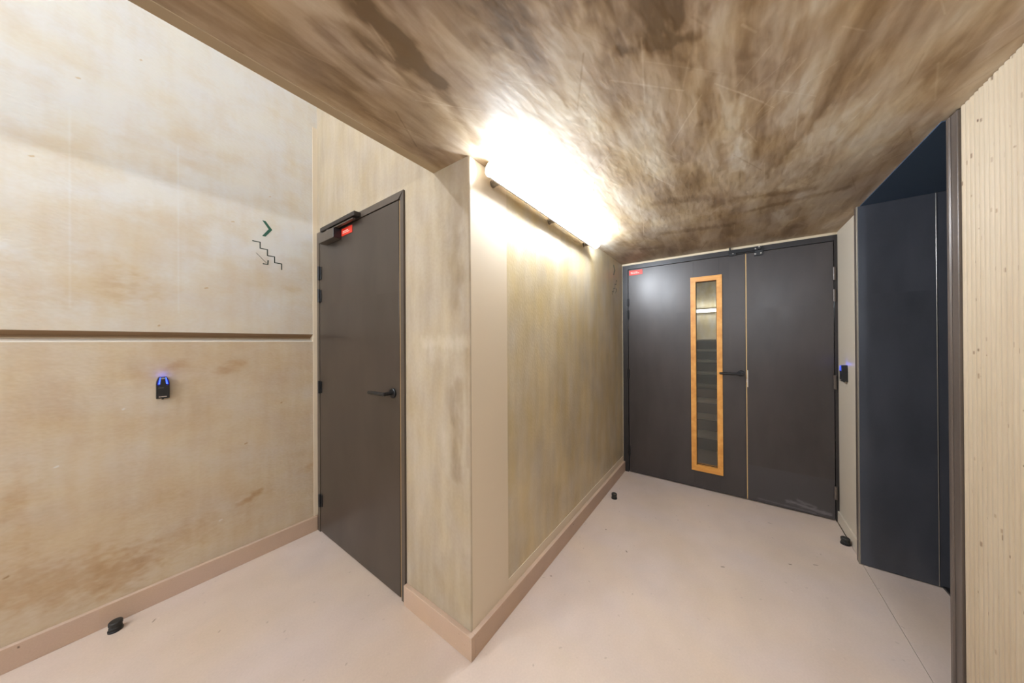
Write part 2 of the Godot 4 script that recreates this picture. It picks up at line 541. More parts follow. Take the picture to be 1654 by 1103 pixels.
func steel_materials() -> void:
	var w := 512
	var h := 512
	var n := noise(w, h, 40, 160, 71, 4)
	var v := blend(w, h, 0.5, [[noise(w, h, 120, 200, 72, 4, 0.6), 0.5], [n, 0.3], [noise(w, h, 4, 6, 73, 2), 0.12]])
	var grey := paint(v, w, h, [c8(205, 205, 205), c8(232, 232, 232), c8(255, 255, 255)])
	grain = paint(blend(w, h, 0.5, [[noise(w, h, 90, 130, 74, 3), 0.4], [n, 0.3]]), w, h, [c8(190, 190, 190), c8(255, 255, 255)])
	for d in [["steel_brown", c8(76, 66, 58), 0.36], ["steel_brown_frame", c8(92, 81, 71), 0.4], ["steel_black", c8(69, 62, 60), 0.42], ["steel_black_frame", c8(54, 50, 50), 0.4], ["steel_blue", c8(80, 82, 90), 0.4], ["steel_jamb", c8(104, 93, 86), 0.38]]:
		var m := mapped(d[0], grey, 0.0, 1.2, 0.0, 1.6, d[2])
		m.albedo_color = d[1]
		m.roughness_texture = grain
		m.roughness_texture_channel = BaseMaterial3D.TEXTURE_CHANNEL_RED
		m.metallic = 0.15
	# worn pale scuffs at the foot of the narrow leaf
	var s := blend(256, 128, 0.0, [])
	var br := noise(256, 128, 26, 8, 75, 3)
	for k in [[120, 98, 238, 112, 8, 0.5], [150, 88, 200, 98, 7, 0.35], [30, 112, 200, 118, 4, 0.3]]:
		dab(s, 256, 128, Vector2(k[0], k[1]), Vector2(k[2], k[3]), k[4], k[5], 0.9, br)
	mapped("scuffed_steel", paint(s, 256, 128, [c8(62, 57, 57), c8(132, 128, 130)]), 0.12, 0.632, 0.30, 0.0, 0.4)
	var wd := 256
	var hd := 1024
	var f := blend(wd, hd, 0.5, [[noise(wd, hd, 14, 420, 81, 3, 0.3), 0.5], [noise(wd, hd, 4, 160, 82, 2), 0.25], [noise(wd, hd, 90, 300, 83, 2), 0.2]])
	var tw := paint(f, wd, hd, [c8(186, 118, 46), c8(216, 150, 70), c8(236, 178, 98)])
	mapped("oak", tw, -0.3, -0.04, 1.95, 0.12, 0.42)
	var th := ImageTexture.create_from_image(rotated(tw.get_image()))
	mapped("oak_across", th, -0.3, 0.5, 1.95, 1.75, 0.42)


func rotated(im: Image) -> Image:
	im.rotate_90(CLOCKWISE)
	return im


# ------------------------------------------------------------------ the room

func shell() -> void:
	# floor: the lobby, and the strip to the right of the joint line
	var fl := box("floor", Vector3(-2.7, -0.15, BACK_Z), Vector3(0.6315, 0.0, -4.36), 0.0, mats.floor_screed)
	tag(fl, "pale beige speckled screed floor of the lobby and corridor", "floor", "structure")
	box("floor_strip", Vector3(0.6335, -0.15, BACK_Z), Vector3(1.5, 0.0, -2.9), 0.0, mats.floor_screed, fl)
	box("subfloor", Vector3(-2.7, -0.25, BACK_Z), Vector3(1.5, -0.1502, -4.36), 0.0, mats.slab, fl)

	# left wall with its shadow-gap groove at eye height
	var st := start()
	var x := LEFT_X
	upright_uv = true
	sweep(st, PackedVector2Array([Vector2(x, 0), Vector2(x, 1.342), Vector2(x - 0.046, 1.357), Vector2(x - 0.046, 1.372), Vector2(x, 1.394), Vector2(x, VOID_Y)]), BACK_Z, DOOR_Z, Vector2(1, 0.05))
	upright_uv = false
	bx(st, Vector3(x - 0.25, 0, BACK_Z), Vector3(x - 0.05, VOID_Y, DOOR_Z))
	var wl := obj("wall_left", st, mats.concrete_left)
	tag(wl, "tall stained concrete wall with a horizontal groove at eye height", "wall", "structure")
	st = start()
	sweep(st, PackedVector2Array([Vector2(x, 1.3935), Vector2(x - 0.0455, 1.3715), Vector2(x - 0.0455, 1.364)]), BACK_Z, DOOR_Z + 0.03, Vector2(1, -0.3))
	obj("groove_head", st, mats.groove_shade, wl)  # shade under the groove's upper lip put into the colour
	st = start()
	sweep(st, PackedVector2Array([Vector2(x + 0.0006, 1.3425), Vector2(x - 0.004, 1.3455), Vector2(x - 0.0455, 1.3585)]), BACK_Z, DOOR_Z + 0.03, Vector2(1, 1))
	obj("groove_ledge", st, mats.pale_lit_ledge, wl)  # pale render finish, with light from above put into its colour
	box("corner_bead", Vector3(x - 0.05, 0.1, DOOR_Z - 0.001), Vector3(x + 0.0012, SOFFIT_Y + 0.75, DOOR_Z + 0.03), 0.001, mats.render, wl)

	# wall with the single door: left of the opening, over it, and the pier
	st = start()
	bx(st, Vector3(x - 0.25, 0, DOOR_Z - 0.2), Vector3(-2.372, VOID_Y, DOOR_Z))
	bx(st, Vector3(-2.372, 2.105, DOOR_Z - 0.2), Vector3(-1.36, VOID_Y, DOOR_Z))
	bx(st, Vector3(-1.36, 0, DOOR_Z - 0.2), Vector3(PIER_X - 0.006, VOID_Y, DOOR_Z))
	var wd := obj("wall_door", st, mats.concrete_pier)
	tag(wd, "streaked concrete wall around the single door, ending in the pier", "wall", "structure")
	st = start()
	lathe(st, Vector3(PIER_X - 0.008, 0.09, DOOR_Z - 0.008), Vector3(PIER_X - 0.008, SOFFIT_Y, DOOR_Z - 0.008), [[0, 0.008], [1, 0.008]], 24)
	obj("corner_edge", st, mats.concrete_pier, wd)

	# corridor wall: concrete panel framed by a smoother render strip and foot band
	var wc := box("wall_corridor", Vector3(-1.15, 0, END_Z - 0.001), Vector3(PIER_X - 0.002, SOFFIT_Y, DOOR_Z - 0.008), 0.0, mats.concrete_corridor)
	tag(wc, "corridor wall of mottled grey-brown concrete below the tube lamp", "wall", "structure")
	box("render_strip", Vector3(PIER_X - 0.01, 0.0, -1.194), Vector3(PIER_X, SOFFIT_Y, DOOR_Z - 0.008), 0.0005, mats.render, wc)
	box("foot_band", Vector3(PIER_X - 0.01, 0.0, END_Z), Vector3(PIER_X, 0.152, -1.194), 0.0005, mats.render, wc)

	# right wall: smooth piece beside the double door, grooved boarding towards the camera
	var wr := box("wall_right", Vector3(RIGHT_X, 0, END_Z - 0.2), Vector3(0.9, SOFFIT_Y, -2.7), 0.002, mats.white_wall)
	tag(wr, "narrow smooth off-white wall between double door and dark recess", "wall", "structure")
	st = start()
	var prof := PackedVector2Array()
	var pitch := 0.0221
	var z := -1.7395
	while z < 1.2:
		for k in 6:
			var t := k / 6.0
			prof.append(Vector2(z + t * pitch, RIGHT_X + 0.006 - 0.006 * sqrt(sin(PI * (t * 0.94 + 0.03)))))
		z += pitch
	for i in prof.size() - 1:
		var a := prof[i]
		var b := prof[i + 1]
		var n := Vector3(-(b.x - a.x), 0, (b.y - a.y)).normalized()
		quad(st, Vector3(a.y, 0, a.x), Vector3(b.y, 0, b.x), Vector3(b.y, SOFFIT_Y - 0.001, b.x), Vector3(a.y, SOFFIT_Y - 0.001, a.x), n)
	bx(st, Vector3(RIGHT_X + 0.007, 0, BACK_Z), Vector3(0.9, SOFFIT_Y, -1.7395))
	var wb := obj("wall_right_boarding", st, mats.white_boarding)
	tag(wb, "vertically grooved off-white boarding at the right with dark pits", "wall", "structure")

	# end wall round the double door, with the pale filler strip over it
	st = start()
	bx(st, Vector3(-1.15, 0, END_Z - 0.2), Vector3(-0.862, SOFFIT_Y + 0.3, END_Z - 0.001))
	bx(st, Vector3(-0.862, 2.098, END_Z - 0.2), Vector3(0.637, SOFFIT_Y + 0.3, END_Z + 0.002))
	bx(st, Vector3(0.637, 0, END_Z - 0.2), Vector3(0.9, SOFFIT_Y + 0.3, END_Z - 0.001))
	tag(obj("wall_end", st, mats.filler), "pale filler strip and wall around the double door", "wall", "structure")

	# concrete slab overhead; its left edge has a smoother strip
	st = start()
	bx(st, Vector3(-1.0790, SOFFIT_Y, BACK_Z), Vector3(1.5, SOFFIT_Y + 0.28, END_Z - 0.05))
	var ce := obj("ceiling", st, mats.concrete_soffit)
	tag(ce, "low brown concrete soffit smeared with trowel streaks", "ceiling", "structure")
	box("edge_strip", Vector3(SOFFIT_X, SOFFIT_Y - 0.001, BACK_Z), Vector3(-1.0792, SOFFIT_Y + 0.28, DOOR_Z), 0.002, mats.edge_strip, ce)

	# the void over the left passage and the walls behind the camera
	tag(box("wall_void", Vector3(SOFFIT_X, SOFFIT_Y + 0.281, BACK_Z), Vector3(SOFFIT_X + 0.2, VOID_Y, DOOR_Z), 0.0, mats.hidden_wall), "concrete wall above the slab edge, facing the tall void", "wall", "structure")
	tag(box("ceiling_void", Vector3(x - 0.25, VOID_Y, BACK_Z + 0.2), Vector3(SOFFIT_X + 0.2, VOID_Y + 0.2, DOOR_Z - 0.2), 0.0, mats.hidden_wall), "high ceiling over the tall void above the left passage", "ceiling", "structure")
	tag(box("wall_back", Vector3(x - 0.25, -0.15, BACK_Z), Vector3(1.5, VOID_Y, BACK_Z + 0.2), 0.0, mats.hidden_wall), "plain concrete wall closing the lobby behind the camera", "wall", "structure")

	# skirtings
	tag(box("baseboard_left", Vector3(x, 0, BACK_Z), Vector3(x + 0.0212, 0.1, DOOR_Z + 0.012), 0.0015, mats.skirting), "beige speckled skirting along the foot of the left wall", "skirting", "structure")
	tag(box("baseboard_pier", Vector3(-1.3455, 0, DOOR_Z), Vector3(PIER_X + 0.0212, 0.1, DOOR_Z + 0.0212), 0.0015, mats.skirting), "short beige skirting round the foot of the pier", "skirting", "structure")
	tag(box("baseboard_corridor", Vector3(PIER_X, 0, END_Z + 0.002), Vector3(PIER_X + 0.0212, 0.1, DOOR_Z - 0.0005), 0.0015, mats.skirting), "beige skirting along the foot of the corridor wall", "skirting", "structure")
	tag(box("baseboard_right", Vector3(RIGHT_X - 0.01, 0, END_Z + 0.002), Vector3(RIGHT_X, 0.08, -2.702), 0.001, mats.white_wall), "low flush skirting under the narrow white wall", "skirting", "structure")


func hinge(parent: Node, x: float, y0: float, y1: float, z: float, side: float, m: Material, wing := 0.026) -> void:
	var st := start()
	rod(st, Vector3(x, y0, z + 0.006), Vector3(x, y1, z + 0.006), 0.0085, 14, 0.0015)
	var mid := (y0 + y1) * 0.5
	rod(st, Vector3(x, mid - 0.001, z + 0.006), Vector3(x, mid + 0.001, z + 0.006), 0.0092, 14)
	bx(st, Vector3(x, y0 + 0.004, z - 0.002), Vector3(x + side * wing, y1 - 0.004, z + 0.003), 0.001)
	bx(st, Vector3(x, y0 + 0.004, z - 0.002), Vector3(x - side * minf(wing, 0.014), y1 - 0.004, z + 0.003), 0.001)
	obj("hinge", st, m, parent)


func lever(parent: Node, x: float, y: float, z: float, m: Material) -> void:
	# round rose, neck towards the room, lever towards -x
	var st := start()
	lathe(st, Vector3(x, y, z), Vector3(x, y, z + 0.01), [[0, 0.026], [0.75, 0.026], [1, 0.023], [1, 0]], 28)
	var h := Node3D.new()
	h.name = "handle"
	parent.add_child(h, true)
	obj("rose", st, m, h)
	st = start()
	rod(st, Vector3(x, y, z + 0.008), Vector3(x, y, z + 0.062), 0.0095, 18, 0.001)
	lathe(st, Vector3(x + 0.0095, y, z + 0.054), Vector3(x - 0.15, y - 0.002, z + 0.056), [[0, 0], [0, 0.008], [0.01, 0.0095], [0.97, 0.0095], [1, 0.007], [1, 0]], 18)
	obj("lever", st, m, h)


func red_notice(at: Vector3, w: float, h: float, label: String) -> void:
	var t := thing("notice", at, label, "sign")
	box("backing", at + Vector3(-w / 2, -h / 2, 0), at + Vector3(w / 2, h / 2, 0.003), 0.0008, mats.red_film, t)
	var st := start()
	# two lines of white print, broken into words
	for r in [[0.08, [0.16, 0.1, 0.2]], [-0.14, [0.2, 0.14, 0.1, 0.12]]]:
		var x := -0.38
		for k in r[1]:
			bx(st, at + Vector3(x * w, (r[0] - 0.045) * h, 0.0029), at + Vector3((x + k) * w, (r[0] + 0.045) * h, 0.0034))
			x += k + 0.025
	obj("print", st, mats.white_print, t)
	done()


func single_door() -> void:
	var zf := DOOR_Z + 0.011
	var d := thing("door_1", Vector3(-1.865, 0, DOOR_Z), "dark brown steel single door left of the pier", "door", "structure")
	var st := start()
	# mitred frame: two jambs and a head, with a stop behind the leaf
	var o := Vector3(0, 0, DOOR_Z - 0.1)
	plate(st, PackedVector2Array([Vector2(-2.383, 0), Vector2(-2.346, 0), Vector2(-2.346, 2.079), Vector2(-2.383, 2.116)]), o, Vector3.RIGHT, Vector3.UP, Vector3.BACK, 0.111)
	plate(st, PackedVector2Array([Vector2(-2.383, 2.116), Vector2(-2.346, 2.079), Vector2(-1.393, 2.079), Vector2(-1.348, 2.116)]), o, Vector3.RIGHT, Vector3.UP, Vector3.BACK, 0.111)
	plate(st, PackedVector2Array([Vector2(-1.348, 0), Vector2(-1.348, 2.116), Vector2(-1.3775, 2.079), Vector2(-1.3775, 0)]), o, Vector3.RIGHT, Vector3.UP, Vector3.BACK, 0.111)
	obj("frame", st, mats.steel_brown_frame, d)
	box("frame_stop", Vector3(-2.36, 0, DOOR_Z - 0.14), Vector3(-1.36, 2.1, DOOR_Z - 0.102), 0.0, mats.steel_brown_frame, d)
	var leaf := box("leaf", Vector3(-2.342, 0.007, DOOR_Z - 0.05), Vector3(-1.392, 2.074, zf - 0.002), 0.0015, mats.steel_brown, d)
	leaf.set_meta("label", "plain dark brown steel door leaf")
	box("lock_edge", Vector3(-1.391, 0.007, DOOR_Z - 0.05), Vector3(-1.3835, 2.074, zf - 0.006), 0.0005, mats.brass, d).set_meta("label", "pale brass-coloured closing edge")
	for y in [[1.774, 1.871], [1.617, 1.71], [0.979, 1.067], [0.181, 0.271]]:
		hinge(d, -2.338, y[0], y[1], zf, 1.0, mats.black_metal)
	lever(leaf, -1.446, 1.064, zf - 0.002, mats.black_metal)
	# overhead closer: a body on the leaf, a rail on the frame head and the arm between them
	var c := Node3D.new()
	c.name = "door_closer"
	d.add_child(c)
	box("closer_body", Vector3(-2.235, 2.0, zf - 0.002), Vector3(-2.02, 2.062, zf + 0.048), 0.002, mats.steel_brown_frame, c)
	st = start()
	bx(st, Vector3(-2.0205, 2.001, zf - 0.001), Vector3(-2.016, 2.061, zf + 0.047), 0.001)
	rod(st, Vector3(-2.017, 2.045, zf + 0.03), Vector3(-2.0145, 2.045, zf + 0.03), 0.006)
	rod(st, Vector3(-2.017, 2.03, zf + 0.034), Vector3(-2.0145, 2.03, zf + 0.034), 0.004)
	obj("end_cap", st, mats.black_plastic, c)
	st = start()
	bx(st, Vector3(-2.23, 2.08, zf), Vector3(-1.77, 2.106, zf + 0.04), 0.0015)
	obj("slide_rail", st, mats.dark_bronze, c)
	st = start()
	rod(st, Vector3(-2.14, 2.058, zf + 0.025), Vector3(-2.14, 2.078, zf + 0.025), 0.012)
	bx(st, Vector3(-2.15, 2.067, zf + 0.016), Vector3(-1.80, 2.0745, zf + 0.034), 0.001)
	obj("closer_arm", st, mats.steel_brown_frame, c)
	done()
	red_notice(Vector3(-1.942, 2.037, zf - 0.0015), 0.135, 0.046, "small red notice with white print on the single door beside its closer")


func double_door() -> void:
	var z := END_Z + 0.012
	var d := thing("door_2", Vector3(-0.113, 0, END_Z), "black steel double door with a tall oak-framed glass slot", "door", "structure")
	var st := start()
	var o := Vector3(0, 0, END_Z - 0.12)
	plate(st, PackedVector2Array([Vector2(-0.890, 0), Vector2(-0.838, 0), Vector2(-0.838, 2.066), Vector2(-0.890, 2.108)]), o, Vector3.RIGHT, Vector3.UP, Vector3.BACK, 0.132)
	plate(st, PackedVector2Array([Vector2(-0.890, 2.108), Vector2(-0.838, 2.066), Vector2(0.6285, 2.066), Vector2(0.6455, 2.108)]), o, Vector3.RIGHT, Vector3.UP, Vector3.BACK, 0.132)
	plate(st, PackedVector2Array([Vector2(0.6455, 0), Vector2(0.6455, 2.108), Vector2(0.6285, 2.066), Vector2(0.6285, 0)]), o, Vector3.RIGHT, Vector3.UP, Vector3.BACK, 0.132)
	obj("frame", st, mats.steel_black_frame, d)
	# wide leaf, built round the glass opening
	var gx0 := -0.262
	var gx1 := -0.072
	var gy0 := 0.185
	var gy1 := 1.885
	st = start()
	bx(st, Vector3(-0.833, 0.01, z - 0.062), Vector3(gx0, 2.061, z - 0.003), 0.001)
	bx(st, Vector3(gx1, 0.01, z - 0.062), Vector3(0.111, 2.061, z - 0.003), 0.001)
	bx(st, Vector3(gx0, 0.01, z - 0.062), Vector3(gx1, gy0, z - 0.003))
	bx(st, Vector3(gx0, gy1, z - 0.062), Vector3(gx1, 2.061, z - 0.003))
	var wide := obj("leaf", st, mats.steel_black, d)
	wide.set_meta("label", "wide black steel leaf with the glass slot")
	# oak frame, four mitred members, proud of the leaf
	st = start()
	var ox0 := -0.285
	var ox1 := -0.049
	var oy0 := 0.162
	var oy1 := 1.909
	var ix0 := -0.245
	var ix1 := -0.089
	var iy0 := 0.213
	var iy1 := 1.866
	var q := Vector3(0, 0, z - 0.064)
	plate(st, PackedVector2Array([Vector2(ox0, oy0), Vector2(ix0, iy0), Vector2(ix0, iy1), Vector2(ox0, oy1)]), q, Vector3.RIGHT, Vector3.UP, Vector3.BACK, 0.073)
	plate(st, PackedVector2Array([Vector2(ox1, oy0), Vector2(ox1, oy1), Vector2(ix1, iy1), Vector2(ix1, iy0)]), q, Vector3.RIGHT, Vector3.UP, Vector3.BACK, 0.073)
	var og := obj("glass_frame", st, mats.oak, wide)
	og.set_meta("label", "warm oak frame around the glass slot")
	st = start()
	plate(st, PackedVector2Array([Vector2(ox0, oy0), Vector2(ox1, oy0), Vector2(ix1, iy0), Vector2(ix0, iy0)]), q, Vector3.RIGHT, Vector3.UP, Vector3.BACK, 0.0728)
	plate(st, PackedVector2Array([Vector2(ox0, oy1), Vector2(ix0, iy1), Vector2(ix1, iy1), Vector2(ox1, oy1)]), q, Vector3.RIGHT, Vector3.UP, Vector3.BACK, 0.0728)
	obj("glass_frame_rail", st, mats.oak_across, wide)
	box("glass_pane", Vector3(ix0 - 0.006, iy0 - 0.006, z - 0.034), Vector3(ix1 + 0.006, iy1 + 0.006, z - 0.028), 0.0, mats.glass, wide).set_meta("label", "clear glass pane looking onto a stair")
	st = start()
	for k in [[ix0, iy0, ix0 + 0.004, iy1], [ix1 - 0.004, iy0, ix1, iy1], [ix0, iy1 - 0.005, ix1, iy1], [ix0, iy0, ix1, iy0 + 0.004]]:
		bx(st, Vector3(k[0], k[1], z - 0.0278), Vector3(k[2], k[3], z - 0.022))
	obj("glass_seal", st, mats.black_rubber, wide)
	lever(wide, 0.079, 1.056, z - 0.003, mats.black_metal)
	# narrow leaf and the pale meeting edge
	st = start()
	bx(st, Vector3(0.119, 0.30, z - 0.062), Vector3(0.6245, 2.061, z - 0.003), 0.0)
	var narrow := obj("leaf", st, mats.steel_black, d)
	narrow.set_meta("label", "narrow black steel leaf without glass")
	box("kick_area", Vector3(0.119, 0.01, z - 0.062), Vector3(0.6245, 0.30, z - 0.003), 0.0, mats.scuffed_steel, narrow).set_meta("label", "scuffed foot of the narrow leaf")
	box("meeting_edge", Vector3(0.1125, 0.01, z - 0.06), Vector3(0.1185, 2.061, z - 0.007), 0.0, mats.brass, narrow)
	st = start()
	bx(st, Vector3(0.1195, 0.945, z - 0.02), Vector3(0.1255, 1.085, z - 0.001), 0.0005)
	bx(st, Vector3(0.115, 0.985, z - 0.02), Vector3(0.12, 1.01, z - 0.001), 0.0005)
	obj("strike_plate", st, mats.bright_metal, narrow)
	for y in [[1.773, 1.87], [1.617, 1.705], [0.97, 1.075], [0.161, 0.258]]:
		hinge(d, 0.6265, y[0], y[1], z, -1.0, mats.steel_jamb, 0.007)
	for y in [[1.69, 1.766], [1.557, 1.65], [0.955, 1.055], [0.17, 0.27]]:
		hinge(d, -0.8355, y[0], y[1], z, 1.0, mats.black_metal, 0.012)
	# the closing selector: a bar on two brackets over the meeting edge
	var c := Node3D.new()
	c.name = "door_selector"
	d.add_child(c)
	st = start()
	bx(st, Vector3(0.0, 2.071, z), Vector3(0.215, 2.094, z + 0.022), 0.002)
	obj("bar", st, mats.black_metal, c)
	st = start()
	bx(st, Vector3(0.0, 2.055, z), Vector3(0.05, 2.1, z + 0.02), 0.001)
	rod(st, Vector3(0.008, 2.09, z + 0.012), Vector3(0.008, 2.125, z + 0.012), 0.006)
	bx(st, Vector3(0.172, 2.03, z - 0.003), Vector3(0.225, 2.1, z + 0.012), 0.001)
	rod(st, Vector3(0.2, 2.085, z + 0.02), Vector3(0.2, 2.085, z + 0.045), 0.012)
	obj("bracket", st, mats.black_plastic, c)
	st = start()
	for k in [[0.178, 2.045, 0.012], [0.213, 2.047, 0.012], [0.178, 2.085, 0.022], [0.2, 2.092, 0.045], [0.03, 2.073, 0.02]]:
		lathe(st, Vector3(k[0], k[1], z + k[2] - 0.001), Vector3(k[0], k[1], z + k[2] + 0.002), [[0, 0.006], [0.6, 0.0055], [1, 0.003], [1, 0]], 14)
	obj("screw", st, mats.bright_metal, c)
	done()
	red_notice(Vector3(-0.76, 2.027, z - 0.0025), 0.128, 0.05, "small red notice with white print on the double door's upper left corner")


func recess() -> void:
	# dark steel-lined recess in the right wall: a panel across its far side, dark ceiling and threshold
	var x0 := 0.618
	var z0 := -2.652
	var r := thing("wall_recess", Vector3(0.9, 0, -2.65), "dark blue-black steel panel lining the recess at the right", "wall", "structure")
	box("steel_panel", Vector3(x0 + 0.004, 0.004, z0 - 0.03), Vector3(0.905, SOFFIT_Y - 0.004, z0), 0.001, mats.steel_blue, r)
	box("edge_strip", Vector3(0.9055, 0.004, z0 - 0.03), Vector3(0.9085, SOFFIT_Y - 0.004, z0 + 0.001), 0.0005, mats.bright_metal, r)
	box("narrow_steel_panel", Vector3(0.91, 0.004, z0 - 0.03), Vector3(1.35, SOFFIT_Y - 0.004, z0 - 0.001), 0.001, mats.steel_blue, r)
	box("end_panel", Vector3(1.35, 0.0, z0 - 0.03), Vector3(1.4, SOFFIT_Y, -1.75), 0.0, mats.steel_blue, r)
	box("near_panel", Vector3(0.69, 0.0, -1.808), Vector3(1.35, SOFFIT_Y, -1.75), 0.0, mats.steel_blue, r)
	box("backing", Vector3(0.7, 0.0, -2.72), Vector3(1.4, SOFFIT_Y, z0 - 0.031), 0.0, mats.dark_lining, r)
	done()
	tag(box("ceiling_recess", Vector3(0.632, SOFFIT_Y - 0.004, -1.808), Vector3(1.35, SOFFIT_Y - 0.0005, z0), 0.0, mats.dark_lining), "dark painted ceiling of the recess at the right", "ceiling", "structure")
	tag(box("trim_1", Vector3(0.918, 0.0, -1.808), Vector3(1.35, 0.012, z0), 0.001, mats.black_metal), "dark threshold plate across the recess floor", "threshold", "structure")
	# steel edge trims at both sides of the recess
	var t := thing("trim_2", Vector3(x0, 0, -2.68), "thin steel edge trim between narrow white wall and dark panel", "trim", "structure")
	box("steel_edge", Vector3(x0, 0.0, -2.70), Vector3(0.66, SOFFIT_Y - 0.002, -2.654), 0.002, mats.steel_jamb, t)
	box("light_edge", Vector3(x0 - 0.001, 0.0, -2.664), Vector3(0.64, SOFFIT_Y - 0.002, -2.6525), 0.0008, mats.stand_off, t)
	done()
	t = thing("trim_3", Vector3(0.65, 0, -1.77), "brown steel post with raised lip between recess and grooved boarding", "trim", "structure")
	box("post", Vector3(0.641, 0.0, -1.795), Vector3(0.72, SOFFIT_Y - 0.004, -1.7405), 0.0015, mats.steel_jamb, t)
	box("lip", Vector3(0.636, 0.0, -1.795), Vector3(0.66, SOFFIT_Y - 0.006, -1.775), 0.0035, mats.steel_jamb, t)
	done()


func stair_beyond() -> void:
	# the stair seen through the glass slot: eight steps up to a landing
	var s := thing("staircase", Vector3(-0.1, 0, -4.36), "concrete stair rising behind the glass of the double door", "stairs", "structure")
	var rise := 0.17
	var going := 0.27
	for n in 8:
		var z := -4.36 - going * n
		var st := start()
		bx(st, Vector3(-1.1, 0 if n == 0 else rise * n - 0.05, z), Vector3(0.9, rise * (n + 1) - 0.03, (z - going - 0.02) if n < 7 else -8.6), 0.0)
		var step := obj("step", st, mats.stair_riser, s)
		st = start()
		bx(st, Vector3(-1.1, rise * (n + 1) - 0.03, z + 0.01), Vector3(0.9, rise * (n + 1), (z - going - 0.02) if n < 7 else -8.6), 0.003)
		obj("tread", st, mats.stair_nosing, step)
	done()
	tag(box("wall_stair_end", Vector3(-1.3, -0.1, -8.6), Vector3(1.1, 4.2, -8.8), 0.0, mats.concrete_corridor), "concrete wall at the head of the stair behind the glass", "wall", "structure")
	tag(box("wall_stair_left", Vector3(-1.3, -0.1, -8.6), Vector3(-1.1, 4.2, END_Z - 0.2), 0.0, mats.hidden_wall), "side wall left of the stair behind the double door", "wall", "structure")
	tag(box("wall_stair_right", Vector3(0.9, -0.1, -8.6), Vector3(1.1, 4.2, END_Z - 0.2), 0.0, mats.hidden_wall), "side wall right of the stair behind the double door", "wall", "structure")
	tag(box("wall_stair_front", Vector3(-1.1, SOFFIT_Y + 0.3, END_Z - 0.2), Vector3(0.9, 4.2, END_Z - 0.1), 0.0, mats.hidden_wall), "wall over the double door on the stair side", "wall", "structure")
	tag(box("ceiling_stair", Vector3(-1.3, 4.2, -8.8), Vector3(1.1, 4.4, END_Z - 0.1), 0.0, mats.slab), "ceiling high over the stair behind the double door", "ceiling", "structure")


# ------------------------------------------------------------------ lamps and small things

# a tube lamp on stand-offs: origin on the wall, the wall's face towards +x, the tube along z
func tube_lamp(at: Vector3, turn: Vector3, label: String, power: float) -> void:
	var t := thing("wall_lamp", at, label, "lamp", "", "tube lamps lighting the lobby")
	off = Vector3.ZERO
	t.rotation = turn
	var r := 0.034
	var cx := 0.066
	for k in 3:
		var st := start()
		var z0 := -0.645 + 0.43 * k
		var z1 := z0 + 0.43
		var prof := [[0, 0], [0.0, r], [1.0, r], [1, 0]]
		if k == 0:
			prof = [[0, 0], [0.0, r * 0.55], [0.02, r * 0.85], [0.05, r], [1.0, r], [1, 0]]
		elif k == 2:
			prof = [[0, 0], [0.0, r], [0.95, r], [0.98, r * 0.85], [1.0, r * 0.55], [1, 0]]
		lathe(st, Vector3(cx, 0, z0), Vector3(cx, 0, z1), prof, 32)
		obj("tube", st, mats.lamp_tube, t)
		for j in 3:
			var l := OmniLight3D.new()
			l.name = "tube_light"
			t.add_child(l, true)
			l.position = Vector3(cx, 0, z0 + 0.0717 + 0.1433 * j)
			l.light_color = Color(0.91, 0.955, 1.0)
			l.light_energy = LAMP_EACH * power
			l.light_size = 0.028
			l.omni_range = 9.0
			l.omni_attenuation = 2.0
			l.shadow_enabled = true
	# opaque spine on the wall side, added to keep lamp light off the wall
	var sp := start()
	var arc := PackedVector2Array()
	for k in 15:
		var a := deg_to_rad(110.0 + 150.0 * k / 14.0)
		arc.append(Vector2(cx + 0.0375 * cos(a), 0.0375 * sin(a)))
	for k in 15:
		var a := deg_to_rad(260.0 - 150.0 * k / 14.0)
		arc.append(Vector2(cx + 0.0348 * cos(a), 0.0348 * sin(a)))
	plate(sp, arc, Vector3(0, 0, -0.63), Vector3.RIGHT, Vector3.UP, Vector3.BACK, 1.26)
	obj("wall_shield", sp, mats.lamp_shield, t)
	for z in [-0.545, 0.0, 0.545]:
		var st := start()
		lathe(st, Vector3(0.0, -0.012, z), Vector3(cx - 0.02, -0.012, z), [[0, 0], [0, 0.017], [0.15, 0.017], [0.16, 0.0135], [1, 0.0135], [1, 0]], 20)
		obj("bracket", st, mats.stand_off, t)
	done()


func lamps() -> void:
	tube_lamp(Vector3(PIER_X, 2.083, -1.63), Vector3.ZERO, "bright white tube lamp on stand-offs high on the corridor wall", 1.9)
	tube_lamp(Vector3(RIGHT_X, 2.06, 0.95), Vector3(0, PI, 0), "bright tube lamp on the grooved boarding behind the camera", 1.0)
	tube_lamp(Vector3(RIGHT_X, 2.06, 2.6), Vector3(0, PI, 0), "bright tube lamp on the grooved boarding farthest behind the camera", 1.0)
	tube_lamp(Vector3(-2.3, VOID_Y, 1.6), Vector3(0, 0, -PI / 2), "bright tube lamp under the void ceiling over the left passage", 2.5)
	tube_lamp(Vector3(SOFFIT_X, 3.2, -0.2), Vector3(0, PI, 0), "added unseen fill lamp high on the void wall above the slab edge", 0.2)  # added out of view to brighten the upper left wall
	tube_lamp(Vector3(-1.75, 2.0, BACK_Z), Vector3(0, PI / 2, 0), "added unseen fill lamp on the back wall at the end of the left passage", 1.0)  # added fill for the passage floor and the lower left wall
	tube_lamp(Vector3(SOFFIT_X, 2.6, 1.9), Vector3(0, PI, 0), "added unseen fill lamp low on the void wall behind the camera", 1.0)  # added fill to soften the slab's shadow line on the left wall
	tube_lamp(Vector3(-0.1, 2.06, -8.6), Vector3(0, -PI / 2, 0), "bright tube lamp across the wall at the head of the stair", 0.8)


